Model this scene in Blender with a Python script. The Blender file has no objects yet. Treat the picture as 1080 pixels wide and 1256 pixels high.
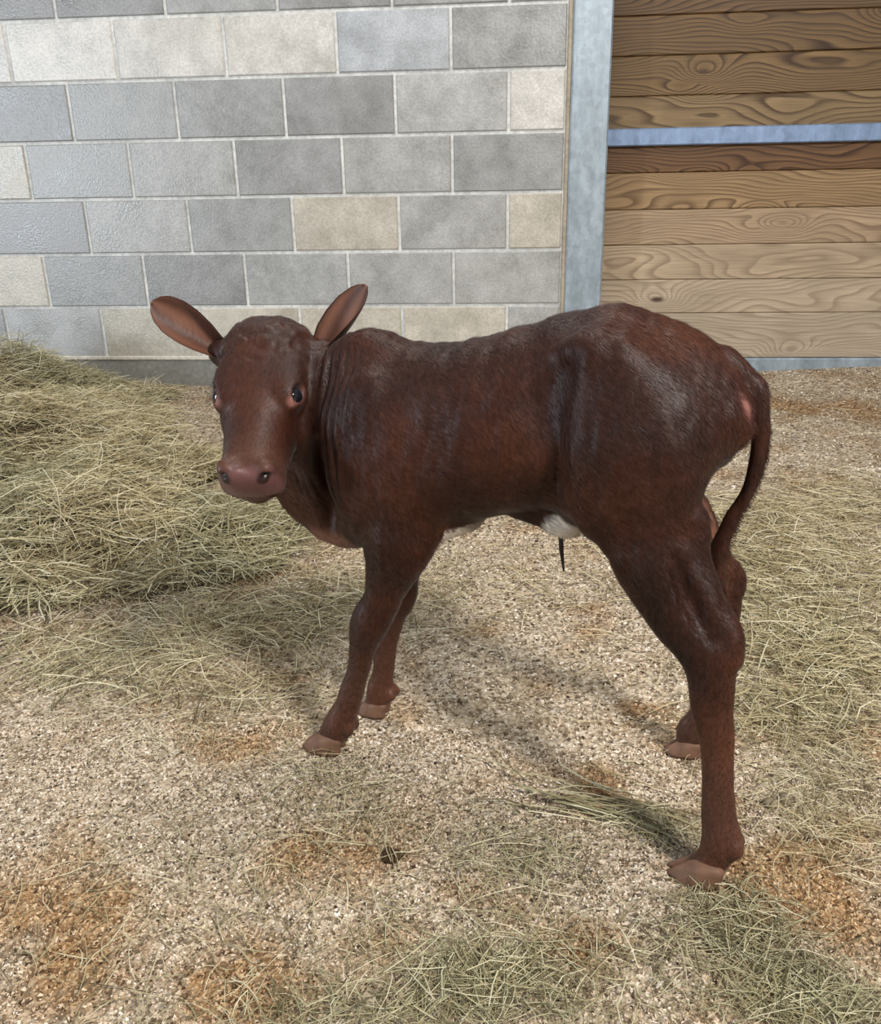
import bpy, math, random
import numpy as np
from mathutils import Matrix, Vector
# ================================================================= camera, light, exposure
sc = bpy.context.scene
def camera():
    pit, yaw, rol = .359811503, -.0971722519, -.0187714732
    f = np.array([math.sin(yaw) * math.cos(pit), math.cos(yaw) * math.cos(pit), -math.sin(pit)])
    r = np.array([math.cos(yaw), -math.sin(yaw), 0]); u = np.cross(r, f)
    r2 = math.cos(rol) * r + math.sin(rol) * u; u2 = -math.sin(rol) * r + math.cos(rol) * u
    cd = bpy.data.cameras.new('camera'); co = bpy.data.objects.new('camera', cd); sc.collection.objects.link(co)
    co.matrix_world = Matrix(((r2[0], u2[0], -f[0], -.1369169), (r2[1], u2[1], -f[1], -3.4553592), (r2[2], u2[2], -f[2], .7701353), (0, 0, 0, 1)))
    cd.sensor_fit = 'VERTICAL'; cd.sensor_height = 36; cd.lens = 1082 / 1256 * 36; cd.clip_start = .02
    sc.camera = co
camera()
sc.view_settings.view_transform = 'Standard'; sc.view_settings.look = 'None'; sc.view_settings.gamma = 1
sc.view_settings.use_curve_mapping = False
sc.view_settings.exposure = 0.0
wd = bpy.data.worlds.new('world'); sc.world = wd; wd.use_nodes = True
wd.node_tree.nodes['Background'].inputs[0].default_value = (.86, .93, 1.0, 1)
wd.node_tree.nodes['Background'].inputs[1].default_value = .36
def area(name, loc, target, size, energy, color):
    L = bpy.data.lights.new(name, 'AREA'); L.shape = 'RECTANGLE'; L.size, L.size_y = size; L.energy = energy; L.color = color
    o = bpy.data.objects.new(name, L); sc.collection.objects.link(o); o.location = loc
    o.rotation_euler = (Vector(target) - Vector(loc)).to_track_quat('-Z', 'Y').to_euler(); return o
area('barn_lamp_key', (1.45, -4.35, 2.75), (-.1, -2.1, .2), (.5, .5), 140, (1, .95, .90))
area('barn_lamp_far', (-.4, -1.5, 3.3), (-.4, -1.3, 0), (1.3, .4), 46, (1, .96, .90))
area('barn_doorway', (-4.25, -3.7, 1.0), (-1.6, -.3, .6), (.28, 1.1), 95, (.78, .88, 1.0))

# ================================================================= helpers
rng = np.random.default_rng(7)
def link(o): sc.collection.objects.link(o); return o
def tag(o, label, cat, group=None, kind=None):
    o['label'] = label; o['category'] = cat
    if group: o['group'] = group
    if kind: o['kind'] = kind
    return o
def npmesh(name, V, F, mat=None, smooth=False, attrs=None):
    """fast mesh from arrays; F is (n, k)"""
    V = np.asarray(V, np.float32); F = np.asarray(F, np.int32)
    me = bpy.data.meshes.new(name); n, k = F.shape
    me.vertices.add(len(V)); me.vertices.foreach_set('co', V.ravel())
    me.loops.add(n * k); me.loops.foreach_set('vertex_index', F.ravel())
    me.polygons.add(n); me.polygons.foreach_set('loop_start', np.arange(0, n * k, k, dtype=np.int32))
    me.polygons.foreach_set('use_smooth', np.full(n, smooth, bool))
    for an, d in (attrs or {}).items():
        at = me.attributes.new(an, 'FLOAT', 'POINT'); at.data.foreach_set('value', np.asarray(d, np.float32))
    me.update(calc_edges=True)
    if mat: me.materials.append(mat)
    return me
def obj(name, me, parent=None, loc=None):
    o = link(bpy.data.objects.new(name, me)); o.parent = parent
    if loc is not None: o.location = loc
    return o
def boxmesh(name, sx, sy, sz, bev, mat):
    """box centred on x and z, front face at y = 0, bevelled front edges"""
    hx, hz = sx / 2, sz / 2; b = bev
    V = [(-hx, sy, -hz), (hx, sy, -hz), (hx, sy, hz), (-hx, sy, hz), (-hx, b, -hz), (hx, b, -hz), (hx, b, hz), (-hx, b, hz),
         (-hx + b, 0, -hz + b), (hx - b, 0, -hz + b), (hx - b, 0, hz - b), (-hx + b, 0, hz - b)]
    F = [(0, 1, 2, 3)] + [(i, 4 + i, 4 + (i + 1) % 4, (i + 1) % 4)[::-1] for i in range(4)] + [(4 + i, 8 + i, 8 + (i + 1) % 4, 4 + (i + 1) % 4)[::-1] for i in range(4)] + [(8, 9, 10, 11)]
    F[0] = (3, 2, 1, 0)
    return npmesh(name, V, F, mat)
T_ = np.random.default_rng(3).random((256, 256)).astype(np.float32)
def vnoise(x, y):
    xi = np.floor(x).astype(int); yi = np.floor(y).astype(int); fx = x - xi; fy = y - yi
    fx = fx * fx * (3 - 2 * fx); fy = fy * fy * (3 - 2 * fy)
    g = lambda a, b: T_[a & 255, b & 255]
    return (g(xi, yi) * (1 - fx) + g(xi + 1, yi) * fx) * (1 - fy) + (g(xi, yi + 1) * (1 - fx) + g(xi + 1, yi + 1) * fx) * fy - .5
def fbm(x, y, s, o=4):
    r = 0; a = 1
    for i in range(o): r = r + a * vnoise(x / s + 17.3 * i, y / s + 5.1 * i); s *= .5; a *= .5
    return r
# ----- materials
class NT:
    def __init__(s, name):
        s.m = bpy.data.materials.new(name); s.m.use_nodes = True; s.t = s.m.node_tree; s.b = s.t.nodes['Principled BSDF']
    def n(s, typ, ins=None, **kw):
        nd = s.t.nodes.new('ShaderNode' + typ)
        for k, v in kw.items(): setattr(nd, k, v)
        for k, v in (ins or {}).items():
            if isinstance(v, tuple) and len(v) == 2 and hasattr(v[0], 'outputs'): s.t.links.new(v[0].outputs[v[1]], nd.inputs[k])
            elif hasattr(v, 'outputs'): s.t.links.new(v.outputs[0], nd.inputs[k])
            else: nd.inputs[k].default_value = v
        return nd
    def math(s, op, a, b=0.0, c=0.0):
        return s.n('Math', {0: a, 1: b, 2: c}, operation=op)
    def mix(s, f, a, b, mode='MIX'):
        return s.n('MixRGB', {0: f, 1: a, 2: b}, blend_type=mode)
    def ramp(s, f, stops):
        r = s.n('ValToRGB', {0: f}); e = r.color_ramp.elements
        while len(e) < len(stops): e.new(.5)
        for i, (p, c) in enumerate(stops): e[i].position = p; e[i].color = c if len(c) == 4 else (*c, 1)
        return r
    def attr(s, name): return (s.n('Attribute', attribute_name=name), 'Fac')
    def out(s, col=None, rough=None, spec=None, bump=None, bs=.3, bd=.01):
        if col is not None: s.n_link(col, 'Base Color')
        if rough is not None:
            if hasattr(rough, 'outputs'): s.n_link(rough, 'Roughness')
            else: s.b.inputs['Roughness'].default_value = rough
        if spec is not None: s.b.inputs['Specular IOR Level'].default_value = spec
        if bump is not None:
            b = s.n('Bump', {'Height': bump, 'Strength': bs, 'Distance': bd}); s.t.links.new(b.outputs[0], s.b.inputs['Normal'])
        return s.m
    def n_link(s, nd, inp):
        if isinstance(nd, tuple): s.t.links.new(nd[0].outputs[nd[1]], s.b.inputs[inp])
        else: s.t.links.new(nd.outputs[0], s.b.inputs[inp])
def srgb(r, g, b):
    f = lambda c: (c / 255 / 12.92) if c / 255 <= .04045 else ((c / 255 + .055) / 1.055) ** 2.4
    return (f(r), f(g), f(b), 1)

def m_block():
    t = NT('concrete_block'); oi = t.n('ObjectInfo'); tc = t.n('TexCoord')
    off = t.n('VectorMath', {0: (tc, 'Object'), 1: t.n('VectorMath', {0: (oi, 'Random'), 1: (37., 11., 23.)}, operation='MULTIPLY')}, operation='ADD')
    n1 = t.n('TexNoise', {'Vector': off, 'Scale': 9., 'Detail': 5., 'Roughness': .65}); n2 = t.n('TexNoise', {'Vector': off, 'Scale': 140., 'Detail': 3.})
    n3 = t.n('TexVoronoi', {'Vector': off, 'Scale': 75.})
    c = t.mix(t.ramp(n1, [(.3, (.80, .80, .80)), (.7, (1.16, 1.16, 1.17))]), (1, 1, 1, 1), (1, 1, 1, 1)); rm = t.ramp(n1, [(.28, (.74, .74, .73)), (.72, (1.2, 1.2, 1.22))])
    c = t.mix(1., (oi, 'Color'), rm, 'MULTIPLY'); c = t.mix(1., c, t.ramp(n2, [(.3, (.84, .84, .84)), (.7, (1.12, 1.12, 1.12))]), 'MULTIPLY')
    pit = t.ramp(n3, [(.0, (.35, .35, .35)), (.13, (1, 1, 1))]); msk = t.ramp(t.n('TexNoise', {'Vector': off, 'Scale': 30.}), [(.5, (0, 0, 0)), (.62, (1, 1, 1))])
    c = t.mix(msk, c, t.mix(1., c, pit, 'MULTIPLY'))
    h = t.math('ADD', n2, t.math('MULTIPLY', pit, .6))
    return t.out(c, t.ramp(n1, [(.3, (.24, .24, .24)), (.7, (.46, .46, .46))]), .6, h, .35, .004)
def m_mortar(name, col, rough=.8):
    t = NT(name); tc = t.n('TexCoord'); n = t.n('TexNoise', {'Vector': (tc, 'Object'), 'Scale': 60., 'Detail': 4.}); n1 = t.n('TexNoise', {'Vector': (tc, 'Object'), 'Scale': 5., 'Detail': 4.})
    c = t.mix(1., col, t.ramp(n, [(.3, (.8, .8, .8)), (.7, (1.15, 1.15, 1.15))]), 'MULTIPLY'); c = t.mix(1., c, t.ramp(n1, [(.3, (.78, .78, .78)), (.7, (1.15, 1.15, 1.15))]), 'MULTIPLY')
    return t.out(c, rough, .3, n, .4, .004)
def m_steel(name, col, rough, metal):
    t = NT(name); tc = t.n('TexCoord'); mp = t.n('Mapping', {'Vector': (tc, 'Object'), 'Scale': (9., 9., 3.)})
    n = t.n('TexNoise', {'Vector': mp, 'Scale': 2., 'Detail': 6., 'Roughness': .7}); v = t.n('TexVoronoi', {'Vector': (tc, 'Object'), 'Scale': 55.})
    c = t.mix(1., col, t.ramp(n, [(.3, (.72, .73, .74)), (.68, (1.2, 1.2, 1.2))]), 'MULTIPLY')
    c = t.mix(.25, c, t.mix(1., c, t.ramp((v, 'Color'), [(.2, (.7, .7, .7)), (.8, (1.3, 1.3, 1.3))]), 'MULTIPLY'))
    t.b.inputs['Metallic'].default_value = metal
    return t.out(c, t.ramp(n, [(.3, (rough - .1,) * 3), (.7, (rough + .12,) * 3)]), .5, n, .05, .003)
def m_wood():
    t = NT('plank_wood'); oi = t.n('ObjectInfo'); tc = t.n('TexCoord')
    rnd = t.n('VectorMath', {0: (oi, 'Random'), 1: (61., 7., 29.)}, operation='MULTIPLY')
    p = t.n('VectorMath', {0: (tc, 'Object'), 1: rnd}, operation='ADD')
    # knots: sparse voronoi in stretched coordinates
    kv = t.n('TexVoronoi', {'Vector': t.n('Mapping', {'Vector': p, 'Scale': (2.6, 0., 6.5)}), 'Scale': 1., 'Randomness': .8})
    kd = (kv, 'Distance')
    bulge = t.math('MULTIPLY', t.math('POWER', 2.718, t.math('MULTIPLY', t.math('MULTIPLY', kd, kd), -16.)), .85)
    w1 = t.n('TexNoise', {'Vector': t.n('Mapping', {'Vector': p, 'Scale': (1.0, 0., 4.2)}), 'Scale': 1., 'Detail': 2., 'Roughness': .45})
    z = t.n('SeparateXYZ', {0: p})
    v = t.math('ADD', t.math('MULTIPLY', (z, 'Z'), 7.), t.math('ADD', t.math('MULTIPLY', w1, 3.6), bulge))
    s = t.math('FRACT', t.math('MULTIPLY', v, 7.5))
    g = t.ramp(s, [(.0, (0, 0, 0)), (.50, (.25, .25, .25)), (.80, (.9, .9, .9)), (.88, (1, 1, 1)), (1., (0, 0, 0))])
    fine = t.n('TexNoise', {'Vector': t.n('Mapping', {'Vector': p, 'Scale': (6., 0., 260.)}), 'Scale': 1., 'Detail': 3.})
    big = t.n('TexNoise', {'Vector': t.n('Mapping', {'Vector': p, 'Scale': (2., 0., 5.)}), 'Scale': 1.7, 'Detail': 3.})
    oc = (oi, 'Color')
    dark = t.mix(1., oc, (.20, .135, .085, 1), 'MULTIPLY')
    lum = t.n('RGBToBW', {0: oc}); strength = t.math('MULTIPLY', t.ramp(big, [(.3, (.50, .50, .50)), (.62, (1, 1, 1))]), t.ramp(lum, [(.16, (1, 1, 1)), (.42, (.46, .46, .46))]))
    c = t.mix(t.math('MULTIPLY', g, strength), oc, dark)
    c = t.mix(1., c, t.ramp(fine, [(.25, (.72, .71, .70)), (.7, (1.12, 1.12, 1.12))]), 'MULTIPLY')
    c = t.mix(1., c, t.ramp(big, [(.25, (.75, .73, .70)), (.75, (1.15, 1.14, 1.12))]), 'MULTIPLY')
    c = t.mix(t.ramp(kd, [(.035, (.9, .9, .9)), (.09, (0, 0, 0))]), c, srgb(58, 36, 20))
    return t.out(c, .55, .35, t.math('ADD', fine, t.math('MULTIPLY', g, -.6)), .25, .002)
def m_floor():
    t = NT('bedding'); tc = t.n('TexCoord'); o = (tc, 'Object')
    v = t.n('TexVoronoi', {'Vector': o, 'Scale': 150.}); n = t.n('TexNoise', {'Vector': o, 'Scale': 60., 'Detail': 5., 'Roughness': .7}); n2 = t.n('TexNoise', {'Vector': o, 'Scale': 4., 'Detail': 5., 'Roughness': .6})
    st = t.attr('stain'); sp = t.n('SeparateColor', {0: (v, 'Color')})
    dry = t.ramp(sp, [(.0, srgb(134, 116, 94)), (.35, srgb(192, 174, 148)), (.75, srgb(210, 194, 170)), (1., srgb(230, 218, 200))])
    wet = t.ramp(sp, [(.0, srgb(98, 68, 40)), (.4, srgb(150, 112, 70)), (.8, srgb(180, 142, 96)), (1., srgb(205, 176, 134))])
    c = t.mix(t.math('MULTIPLY', st, t.ramp(n, [(.3, (.5, .5, .5)), (.6, (1, 1, 1))])), dry, wet)
    c = t.mix(1., c, t.ramp(n, [(.32, (.42, .40, .38)), (.52, (1, 1, 1))]), 'MULTIPLY'); c = t.mix(1., c, t.ramp(n2, [(.3, (.86, .84, .80)), (.65, (1.06, 1.06, 1.06))]), 'MULTIPLY')
    return t.out(c, .9, .15, t.math('ADD', n, (v, 'Distance')), .9, .008)
def m_chip():
    t = NT('wood_chip'); r = t.attr('shade'); st = t.attr('stain')
    dry = t.ramp(r, [(.0, srgb(54, 42, 32)), (.19, srgb(134, 114, 92)), (.45, srgb(197, 177, 151)), (.8, srgb(222, 206, 184)), (1., srgb(246, 237, 224))])
    wet = t.ramp(r, [(.0, srgb(74, 50, 30)), (.25, srgb(138, 102, 64)), (.65, srgb(184, 146, 100)), (1., srgb(224, 198, 160))])
    return t.out(t.mix(st, dry, wet), .75, .2)
def m_hay():
    t = NT('hay'); r = t.attr('shade'); g = t.attr('green')
    a = t.ramp(r, [(.0, srgb(84, 68, 42)), (.28, srgb(154, 136, 96)), (.7, srgb(200, 186, 146)), (1., srgb(228, 218, 188))])
    b = t.ramp(r, [(.0, srgb(70, 66, 46)), (.35, srgb(126, 122, 88)), (.75, srgb(162, 158, 124)), (1., srgb(198, 194, 164))])
    t.b.inputs['Subsurface Weight'].default_value = 0
    return t.out(t.mix(g, a, b), .55, .3)
def m_coat(name, hair=False):
    t = NT(name); tc = t.n('TexCoord'); o = (tc, 'Object')
    n1 = t.n('TexNoise', {'Vector': o, 'Scale': 7., 'Detail': 4., 'Roughness': .6}); n2 = t.n('TexNoise', {'Vector': t.n('Mapping', {'Vector': o, 'Scale': (240., 150., 42.)}), 'Scale': 1., 'Detail': 3.})
    base = t.ramp(n1, [(.28, srgb(34, 15, 8)), (.5, srgb(55, 26, 14)), (.72, srgb(78, 40, 20))])
    if hair:
        base = t.mix(1., base, t.ramp(t.attr('shade'), [(0., (.75, .74, .73)), (.6, (1, 1, 1)), (1., (1.4, 1.38, 1.36))]), 'MULTIPLY')
    else:
        base = t.mix(1., base, t.ramp(n2, [(.25, (.72, .7, .7)), (.7, (1.2, 1.2, 1.2))]), 'MULTIPLY')
    c = t.mix(t.attr('pale'), base, srgb(150, 104, 84)); c = t.mix(t.attr('pink'), c, srgb(188, 128, 118))
    c = t.mix(t.attr('nose'), c, srgb(100, 66, 64)); c = t.mix(t.attr('dark'), c, srgb(24, 13, 11)); c = t.mix(t.attr('white'), c, srgb(214, 204, 190))
    t.b.inputs['Sheen Weight'].default_value = .06 if not hair else .03; t.b.inputs['Sheen Roughness'].default_value = .4
    rough = t.mix(t.attr('nose'), (.52, .52, .52, 1) if not hair else (.46, .46, .46, 1), (.33, .33, .33, 1))
    return t.out(c, rough, .34, None if hair else n2, .22, .003)
def m_plain(name, col, rough, spec=.5, sc_=40., var=.2):
    t = NT(name); tc = t.n('TexCoord'); n = t.n('TexNoise', {'Vector': (tc, 'Object'), 'Scale': sc_, 'Detail': 4.})
    c = t.mix(1., col, t.ramp(n, [(.3, (1 - var,) * 3), (.7, (1 + var,) * 3)]), 'MULTIPLY')
    return t.out(c, rough, spec, n, .15, .002)
BLOCK = m_block(); MORTAR = m_mortar('mortar', srgb(206, 206, 202)); FOUND = m_mortar('foundation_concrete', srgb(138, 137, 130)); BAND = m_mortar('mortar_band', srgb(214, 208, 194)); CAULK = m_mortar('caulk', srgb(168, 156, 136))
POST = m_steel('galvanised_steel', srgb(158, 170, 178), .46, .35); RAIL = m_steel('blue_grey_steel', srgb(126, 146, 176), .42, .35); WOOD = m_wood(); DARKGAP = m_plain('gap_backing', srgb(40, 28, 20), .9)
FLOOR = m_floor(); CHIP = m_chip(); HAY = m_hay()

# ================================================================= setting: block wall
ZW = .1139                      # height of the first bed joint above the bedding
COURSE, MOD, J = .2032, .4064, .0110
wall = obj('wall_back', npmesh('wall_back', [(-4.6, .006, ZW - .02), (0, .006, ZW - .02), (0, .006, 2.95), (-4.6, .006, 2.95), (-4.6, .2, ZW - .02), (0, .2, ZW - .02), (0, .2, 2.95), (-4.6, .2, 2.95)],
           [(0, 1, 2, 3), (5, 4, 7, 6), (1, 5, 6, 2), (4, 0, 3, 7), (3, 2, 6, 7), (4, 5, 1, 0)], MORTAR))
tag(wall, 'grey and beige concrete block wall behind the calf', 'wall', kind='structure')
full = boxmesh('concrete_block', MOD - J, .19, COURSE - J, .004, BLOCK); half = boxmesh('half_block', COURSE - J, .19, COURSE - J, .004, BLOCK)
GREY = srgb(158, 158, 155); LG = srgb(172, 171, 167); BE = srgb(192, 185, 170); LB = srgb(204, 200, 192); BG = srgb(170, 173, 175); DG = srgb(150, 149, 147)
TONE = {(5, 10): LB, (5, 8): LB, (5, 6): LB, (5, 4): BG, (5, 2): GREY, (5, 12): LB, (4, 1): LB, (3, 12): BE, (3, 10): GREY, (2, 5): BE, (2, 3): LG, (2, 1): BE, (1, 12): BE, (1, 2): LG, (1, 4): LG,
        (0, 11): LG, (0, 9): BE, (0, 7): BE, (0, 5): BE, (0, 3): BE, (0, 1): LG}
rnd = random.Random(5)
for row in range(14):
    z = ZW + (row + .5) * COURSE
    js = list(range(1, 24, 2)) if row % 2 == 0 else list(range(2, 24, 2))
    if row % 2 == 0:
        o = obj('concrete_block', half, wall, (-COURSE / 2, 0, z)); c = TONE.get((row, 1), GREY); o.color = c
    for j in js:
        if row % 2 == 0: x = -(j + 1) * COURSE; key = (row, j + 2)
        else: x = -(j - 1) * COURSE; key = (row, j)
        if x < -4.5: continue
        o = obj('concrete_block', full, wall, (x, rnd.uniform(-.0012, .0012), z))
        k = (row, j + 2) if row % 2 == 0 else (row, j)
        c = TONE.get(k, rnd.choice([GREY, GREY, DG, LG]) if row < 6 else rnd.choice([DG, DG, GREY])); f = rnd.uniform(.93, 1.06)
        o.color = (c[0] * f, c[1] * f, c[2] * f, 1)
found = boxmesh('foundation_course', 4.6, .2, ZW + .10, .004, FOUND)
o = obj('foundation_course', found, wall, (-2.3, .003, (ZW - .008 - .10 - .1) / 2 + .045))
o = obj('mortar_band', boxmesh('mortar_band', 4.6, .1, .017, .004, BAND), wall, (-2.3, -.004, ZW))
# steel post
def tube(name, w, d, h, bev, mat): return boxmesh(name, w, d, h, bev, mat)
post = obj('trim_1', tube('trim_1', .136, .14, 3.1, .006, POST), None, (.083, -.012, 1.45)); tag(post, 'galvanised steel post between block wall and planks', 'post', kind='structure')
obj('caulk_strip', boxmesh('caulk_strip', .014, .1, 2.9, .003, CAULK), post, (.0075 - .083, .012 - .006, .05))
# planked wall
PY = .12; KZ = (PY + 3.4553592) / 3.4553592
zz = lambda v: .6561933 + (v - .6561933) * KZ + .1139
PX0, PX1 = .14, 3.2
pw = obj('wall_right', npmesh('wall_right', [(PX0, PY + .03, -.15), (PX1, PY + .03, -.15), (PX1, PY + .03, 3.0), (PX0, PY + .03, 3.0), (PX0, PY + .06, -.15), (PX1, PY + .06, -.15), (PX1, PY + .06, 3.0), (PX0, PY + .06, 3.0)],
         [(0, 1, 2, 3), (5, 4, 7, 6), (1, 5, 6, 2), (4, 0, 3, 7), (3, 2, 6, 7), (4, 5, 1, 0)], DARKGAP)); tag(pw, 'horizontal wooden plank wall framed by steel rails', 'wall', kind='structure')
cuts = [0.0, .169, .293, .4175, .5416, .667, .7895, .918, 1.045, 1.168, 1.29, 1.41, 1.535, 1.66, 1.785, 1.91, 2.035, 2.16, 2.285, 2.41, 2.53, 2.65, 2.77]
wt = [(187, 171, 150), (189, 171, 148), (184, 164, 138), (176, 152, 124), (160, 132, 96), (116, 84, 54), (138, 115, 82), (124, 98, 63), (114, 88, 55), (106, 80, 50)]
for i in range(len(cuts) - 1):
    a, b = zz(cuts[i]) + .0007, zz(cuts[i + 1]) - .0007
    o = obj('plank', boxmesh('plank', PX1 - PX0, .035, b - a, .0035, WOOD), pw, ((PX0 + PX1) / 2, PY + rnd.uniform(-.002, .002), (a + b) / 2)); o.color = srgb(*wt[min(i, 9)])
o = obj('rail', boxmesh('rail', PX1 - PX0, .03, zz(.8145) - zz(.757), .004, RAIL), pw, ((PX0 + PX1) / 2, PY - .022, (zz(.8145) + zz(.757)) / 2)); o['label'] = 'blue-grey steel cross rail'
o = obj('bottom_rail', boxmesh('bottom_rail', PX1 - PX0, .04, .062, .004, POST), pw, ((PX0 + PX1) / 2, PY - .012, zz(-.0005) - .031)); o['label'] = 'grey steel bottom channel'

# ================================================================= floor of bedding
STAIN = [(-.33, -2.62, .10, .08), (-.63, -2.78, .12, .09), (-.46, -2.79, .14, .06), (-.27, -2.74, .09, .06), (.24, -2.53, .09, .08), (.18, -2.60, .08, .07), (-.02, -2.43, .035, .06), (.05, -2.24, .05, .02),
         (.85, -.44, .24, .13), (.46, -1.57, .05, .06), (-.18, -2.66, .06, .06), (.14, -2.48, .04, .04), (-.06, -2.73, .05, .04), (.22, -2.69, .05, .05), (-.95, -2.95, .3, .12)]
def stain(x, y):
    r = np.zeros_like(x); n = fbm(x, y, .10, 4)
    for cx, cy, rx, ry in STAIN: r = np.maximum(r, 1.15 - np.sqrt(((x - cx) / rx) ** 2 + ((y - cy) / ry) ** 2) * .8)
    return np.clip((r + n * 1.3) * 1.1, 0, 1) * .9
def ground(x, y):
    h = .030 * fbm(x, y, .7, 3) + .012 * fbm(x, y, .16, 3)
    h = h + .05 * np.clip((y + 1.0) / 1.0, 0, 1) * np.clip((x - .0) / .5, 0, 1)
    d = (x + .12) * .78 + (y + 2.3) * .62          # trodden furrows left of the hind feet
    e = -(x + .12) * .62 + (y + 2.3) * .78
    h = h - .014 * np.exp(-(e + .085) ** 2 / .0018 - d * d / .05) - .012 * np.exp(-(e - .085) ** 2 / .0012 - (d + .0) ** 2 / .05)
    for cx, cy in ((-.42, -2.40), (-.355, -2.31), (.09, -2.61), (.10, -2.37)):
        k = np.exp(-((x - cx) ** 2 + (y - cy) ** 2) / .004); h = h * (1 - k) + k * -.002
    return h
def heap(x, y):
    g = lambda cx, cy, rx, ry, a: a * np.exp(-((x - cx) / rx) ** 2 - ((y - cy) / ry) ** 2)
    h = g(-2.0, -.42, .30, .28, .17) + g(-1.42, -1.12, .34, .30, .13) + g(-1.12, -1.62, .36, .26, .06) + g(-1.9, -1.1, .45, .5, .10) + g(-.85, -1.62, .22, .2, .025) + g(-1.35, -1.95, .35, .22, .04)
    return h * (1 + .9 * fbm(x, y, .20, 3)) - g(-1.25, -1.02, .14, .07, .05) - g(-.86, -1.42, .1, .05, .03) - g(-1.62, -.78, .16, .07, .05) - g(-1.05, -1.85, .12, .06, .03) - g(-1.5, -1.45, .12, .06, .05)
def axisgrid(a, b, c, d, fine, coarse): return np.concatenate([np.arange(a, b, coarse), np.arange(b, c, fine), np.arange(c, d + coarse, coarse)])
gx = axisgrid(-4.6, -1.0, .7, 3.2, .010, .03); gy = axisgrid(-5.2, -3.0, -1.7, .18, .010, .025)
X, Y = np.meshgrid(gx, gy, indexing='ij'); Zg = ground(X, Y); nx, ny = X.shape
I = np.arange(nx * ny).reshape(nx, ny); Fg = np.stack([I[:-1, :-1], I[1:, :-1], I[1:, 1:], I[:-1, 1:]], -1).reshape(-1, 4)
fl = obj('floor', npmesh('floor', np.stack([X, Y, Zg], -1).reshape(-1, 3), Fg, FLOOR, True, {'stain': stain(X, Y).ravel()}))
tag(fl, 'pale wood-chip bedding covering the stall floor', 'floor', kind='structure')

def rotmats(n, tilt):
    yaw = rng.random(n) * 2 * np.pi; ta = rng.normal(0, tilt, n); tb = rng.normal(0, tilt, n)
    u = np.stack([np.cos(yaw), np.sin(yaw), ta], -1); u /= np.linalg.norm(u, axis=1, keepdims=True)
    w = np.stack([-np.sin(yaw) * tb, np.cos(yaw) * tb, np.ones(n)], -1); w -= u * (u * w).sum(1, keepdims=True); w /= np.linalg.norm(w, axis=1, keepdims=True)
    return u, np.cross(w, u), w
def chips(n, xr, yr, smin, smax):
    x = rng.uniform(*xr, n); y = rng.uniform(*yr, n)
    keep = np.abs(x + .25 + .1 * (y + 2.5)) < (y + 3.5) * .62 + .3; x, y = x[keep], y[keep]; k = (y < -.02) | (x > .16); x, y = x[k], y[k]; n = len(x)
    L = smin + (smax - smin) * rng.random(n) ** 2.2; W = L * rng.uniform(.4, .8, n); T = L * rng.uniform(.2, .45, n)
    u, v, w = rotmats(n, .5)
    base = np.array([(1, .1, -.6), (.2, 1, -.6), (-1, -.1, -.5), (-.1, -1, -.6), (.05, .1, 1)])
    b = base[None] + rng.normal(0, .18, (n, 5, 3)); c = np.stack([x, y, ground(x, y) + T * .35], -1)
    V = c[:, None] + b[..., :1] * (L / 2)[:, None, None] * u[:, None] + b[..., 1:2] * (W / 2)[:, None, None] * v[:, None] + b[..., 2:] * (T / 2)[:, None, None] * w[:, None]
    f = np.array([(0, 1, 4), (1, 2, 4), (2, 3, 4), (3, 0, 4)])
    F = (np.arange(n) * 5)[:, None, None] + f[None]
    return V.reshape(-1, 3), F.reshape(-1, 3), np.repeat(rng.random(n), 5), np.repeat(stain(x, y), 5)
A = [chips(190000, (-1.15, .7), (-3.0, -2.35), .002, .0072), chips(90000, (-1.5, 1.2), (-2.4, -1.5), .003, .010), chips(42000, (-2.5, 2.2), (-1.6, .1), .005, .013)]
def cat(A):
    V = []; F = []; o = 0
    for a in A: V.append(a[0]); F.append(a[1] + o); o += len(a[0])
    return [np.concatenate(V), np.concatenate(F)] + [np.concatenate([a[i] for a in A]) for i in range(2, len(A[0]))]
V, F, sh, st = cat(A)
o = obj('wood_shavings', npmesh('wood_shavings', V, F, CHIP, False, {'shade': sh, 'stain': st})); tag(o, 'loose pale wood shavings strewn over the stall floor', 'shavings', kind='stuff')

def strands(x, y, z, L, W, tilt, curl, green, yawdir=None, yawspread=9.):
    """curved three-sided stalks, four rings each"""
    n = len(x); yaw = rng.random(n) * 2 * np.pi if yawdir is None else yawdir + rng.normal(0, yawspread, n)
    d = np.stack([np.cos(yaw), np.sin(yaw), np.zeros(n)], -1); s = np.stack([-np.sin(yaw), np.cos(yaw), np.zeros(n)], -1)
    bend = rng.normal(0, curl, n); lift = rng.normal(0, tilt, n); arch = np.abs(rng.normal(0, curl * .5, n))
    t = np.linspace(-.5, .5, 4)
    C = np.stack([x, y, z], -1)[:, None] + d[:, None] * (t[None] * L[:, None])[..., None] + s[:, None] * ((t[None] ** 2 - .08) * (bend * L)[:, None])[..., None]
    C[..., 2] += t[None] * (lift * L)[:, None] + (.25 - t[None] ** 2) * (arch * L)[:, None]
    wr = W[:, None] * np.array([.9, 1., .8, .3])[None] / 2
    P = [C + s[:, None] * (wr * a)[..., None] + np.array([0, 0, 1.]) * (wr * b)[..., None] for a, b in ((1, -.35), (-1, -.35), (0, .6))]
    V = np.stack(P, 2)              # n,4,3,3
    f = [(r * 3 + a, r * 3 + b, r * 3 + 3 + b, r * 3 + 3 + a) for r in range(3) for a, b in ((0, 1), (1, 2), (2, 0))]
    F = (np.arange(n) * 12)[:, None, None] + np.array(f)[None]
    return V.reshape(-1, 3), F.reshape(-1, 4), np.repeat(rng.random(n), 12), np.repeat(np.clip(green, 0, 1), 12)
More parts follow.
